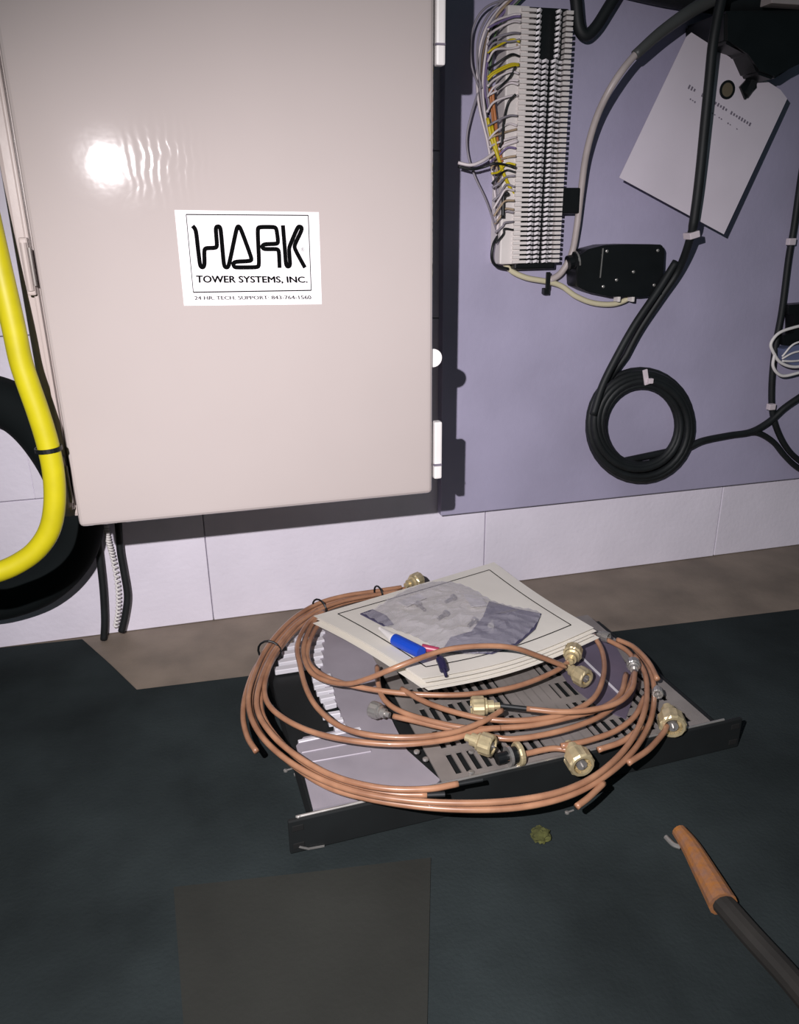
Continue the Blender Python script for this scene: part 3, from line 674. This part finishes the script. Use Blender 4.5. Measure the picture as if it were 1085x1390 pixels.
# clear bag with contents
bag = thing('plastic_bag', sheet_pt(.5,.4,.002), 'crumpled clear plastic bag of small parts lying on the bordered sheet', 'bag')
bo = [(488,834),(506,827),(545,803),(592,789),(632,795),(668,815),(700,824),(736,832),(728,853),(702,876),(668,889),(632,890),(596,884),(560,866),(522,852)]
def on_sheet(x, y, dz):
    # march along the ray to the sheet's height field
    p = None
    z = .08
    for _ in range(6):
        p = G(x,y,z)
        best = min(((sheet_pt(i/20,j/20)-p).xy.length, sheet_pt(i/20,j/20).z) for i in range(21) for j in range(21)); z = best[1]+dz
    return G(x,y,z)
pol = [on_sheet(x,y,.003) for x,y in bo]; cen = sum(pol, Vector())/len(pol)
def blob(scale, dz, crumple, rings=9):
    bm = bmesh.new(); n_ = 45; loop = [v for v in smooth_path(pol+[pol[0]], 3)[:-1]]; R_ = []
    rnd = random.Random(3)
    for j in range(rings+1):
        f = j/rings; row = []
        for v in loop:
            p = cen.lerp(v, scale*(f if f > 0 else .02)); p = p+Vector((rnd.uniform(-1,1),rnd.uniform(-1,1),0))*crumple*.4
            p.z += dz*(1-f**2)+rnd.uniform(0,1)*crumple; row.append(bm.verts.new(p))
        R_.append(row)
    for j in range(rings):
        for k in range(len(loop)): bm.faces.new((R_[j][k],R_[j][(k+1)%len(loop)],R_[j+1][(k+1)%len(loop)],R_[j+1][k]))
    bm.faces.new(R_[0][::-1]); return bm
ins = prism_bm([on_sheet(x,y,.0022) for x,y in ((600,884),(668,888),(704,874),(727,854),(735,834),(700,827),(664,817),(656,838),(640,858),(612,866))], (0,0,.0012))
prism(ins, [on_sheet(x,y,.0022) for x,y in ((489,834),(506,828),(524,836),(534,848),(520,850))], (0,0,.0012))
obj('dark_insert', ins, M_slate, bag)
from mathutils import noise
def crumple():
    bm = bmesh.new(); ring = [cen.lerp(v,.97) for v in smooth_path(pol+[pol[0]],3)[:-1]]
    bm.faces.new([bm.verts.new(v) for v in ring]); bmesh.ops.triangulate(bm, faces=bm.faces[:])
    for c_ in (5,3): bmesh.ops.subdivide_edges(bm, edges=bm.edges[:], cuts=c_, use_grid_fill=True)
    for v in bm.verts:
        d_ = min((ring[i].xy-v.co.xy).length for i in range(len(ring))); e_ = min(1, d_/.03)
        q = v.co*38; r_ = 1-abs(noise.noise(q))*2; r2 = 1-abs(noise.noise(v.co*85+Vector((5,2,1))))*2
        v.co.z += .001+e_*(.0045+.0030*r_+.0010*r2)
    return bm
obj('film', crumple(), M_film, bag)
bm = bmesh.new(); prism(bm, [on_sheet(x,y,.005) for x,y in ((540,818),(568,806),(578,812),(552,824))], (0,0,.001)); prism(bm, [on_sheet(x,y,.005) for x,y in ((628,806),(655,812),(662,822),(640,824))], (0,0,.001))
obj('white_label', bm, M_white, bag)
bm = bmesh.new(); p = on_sheet(592,812,.006)
for x,y in ((572,824),(600,836),(640,846),(668,846),(610,814)):
    q = on_sheet(x,y,.006); lathe(bm, [(-.007,.002),(.006,.002),(.006,.004),(.009,.004)], axis_m(q,(random.uniform(-1,1),random.uniform(-1,1),.1)), 8)
obj('small_screws', bm, M_nickel, bag)
mk = thing('marker_pen', on_sheet(555,878,.002), 'white, blue and red marker pen lying at the front edge of the plastic bag', 'pen')
def seg(name, a, b_, r0, r1, m_):
    p, q = on_sheet(*a,.007), on_sheet(*b_,.007); L_ = (q-p).length
    o = obj(name, lathe_bm([(0,r0),(L_*.1,r0*1.02),(L_*.9,r1*1.02),(L_,r1)], axis_m(p,q-p), 16), m_, mk); return o
seg('white_cap', (516,853),(536,868), .0022,.0055, M_white)
seg('barrel', (536,868),(572,886), .0066,.0066, M_blue)
seg('red_end', (573,879),(596,883), .0042,.0034, M_red)
cl = thing('cable_lug', on_sheet(602,903,.002), 'small dark violet lug hanging over the front edge of the papers', 'lug')
p, q = on_sheet(594,888,.009), on_sheet(600,900,.008); r_ = G(606,918,.088)
obj('lug_body', tube_bm([p+(q-p)*.6,q,q.lerp(r_,.55)], .0045, seg=10, n=4), M_purple, cl)
obj('lug_pin', tube_bm([q.lerp(r_,.5),r_], .0018, seg=8), M_purple, cl)
obj('lug_lead', tube_bm([p+(q-p)*.6,p], .0018, seg=8), M_purple, cl)

# ------------------------------------------------------------------ things on the dark floor
hd = thing('worn_handle', G(950,1180,.004), 'short rust orange worn wooden handle with a dark shaft lying on the dark floor', 'tool')
def fpts(l, z): return [G(x,y,z) for x,y in l]
hz = .014
obj('handle', tube_bm(fpts([(922,1128),(938,1150),(958,1185),(982,1228)],hz), lambda t: .0065+.0050*t, seg=14), M_orange, hd)
obj('shaft', tube_bm(fpts([(980,1224),(1020,1270),(1070,1325),(1120,1385)],hz), .009, seg=12), M_darkw, hd)
obj('metal_tip', tube_bm(fpts([(904,1136),(914,1146),(924,1150)],.010), .0022, seg=8), M_nickel, hd)
bm = bmesh.new(); bmesh.ops.create_icosphere(bm, subdivisions=3, radius=.009)
pc = G(734,1133,.008)
for v in bm.verts: v.co = v.co*random.uniform(.8,1.15); v.co.z *= .6; v.co += pc
tag(obj('foam_crumb', bm, M_moss), 'small yellow green crumb on the dark floor in front of the cables', 'debris')
for (x,y,lb) in ((770,1104,'tiny bright screw on the floor below the front cables'),(388,1047,'tiny bright screw left of the grey plate, nearer the cable end'),(402,1052,'tiny bright screw left of the grey plate, nearer the plate')):
    p = G(x,y,.004); t = thing('small_screw', p, lb, 'screw')
    obj('head', lathe_bm([(.0002,.0022),(.0016,.0022),(.0022,.001)], axis_m(p,(0,0,1)), 10), M_nickel, t)
    obj('shank', tube_bm([p+Vector((.001,0,.0012)),p+Vector((.007,.001,.0012))], .0009, seg=8), M_nickel, t)
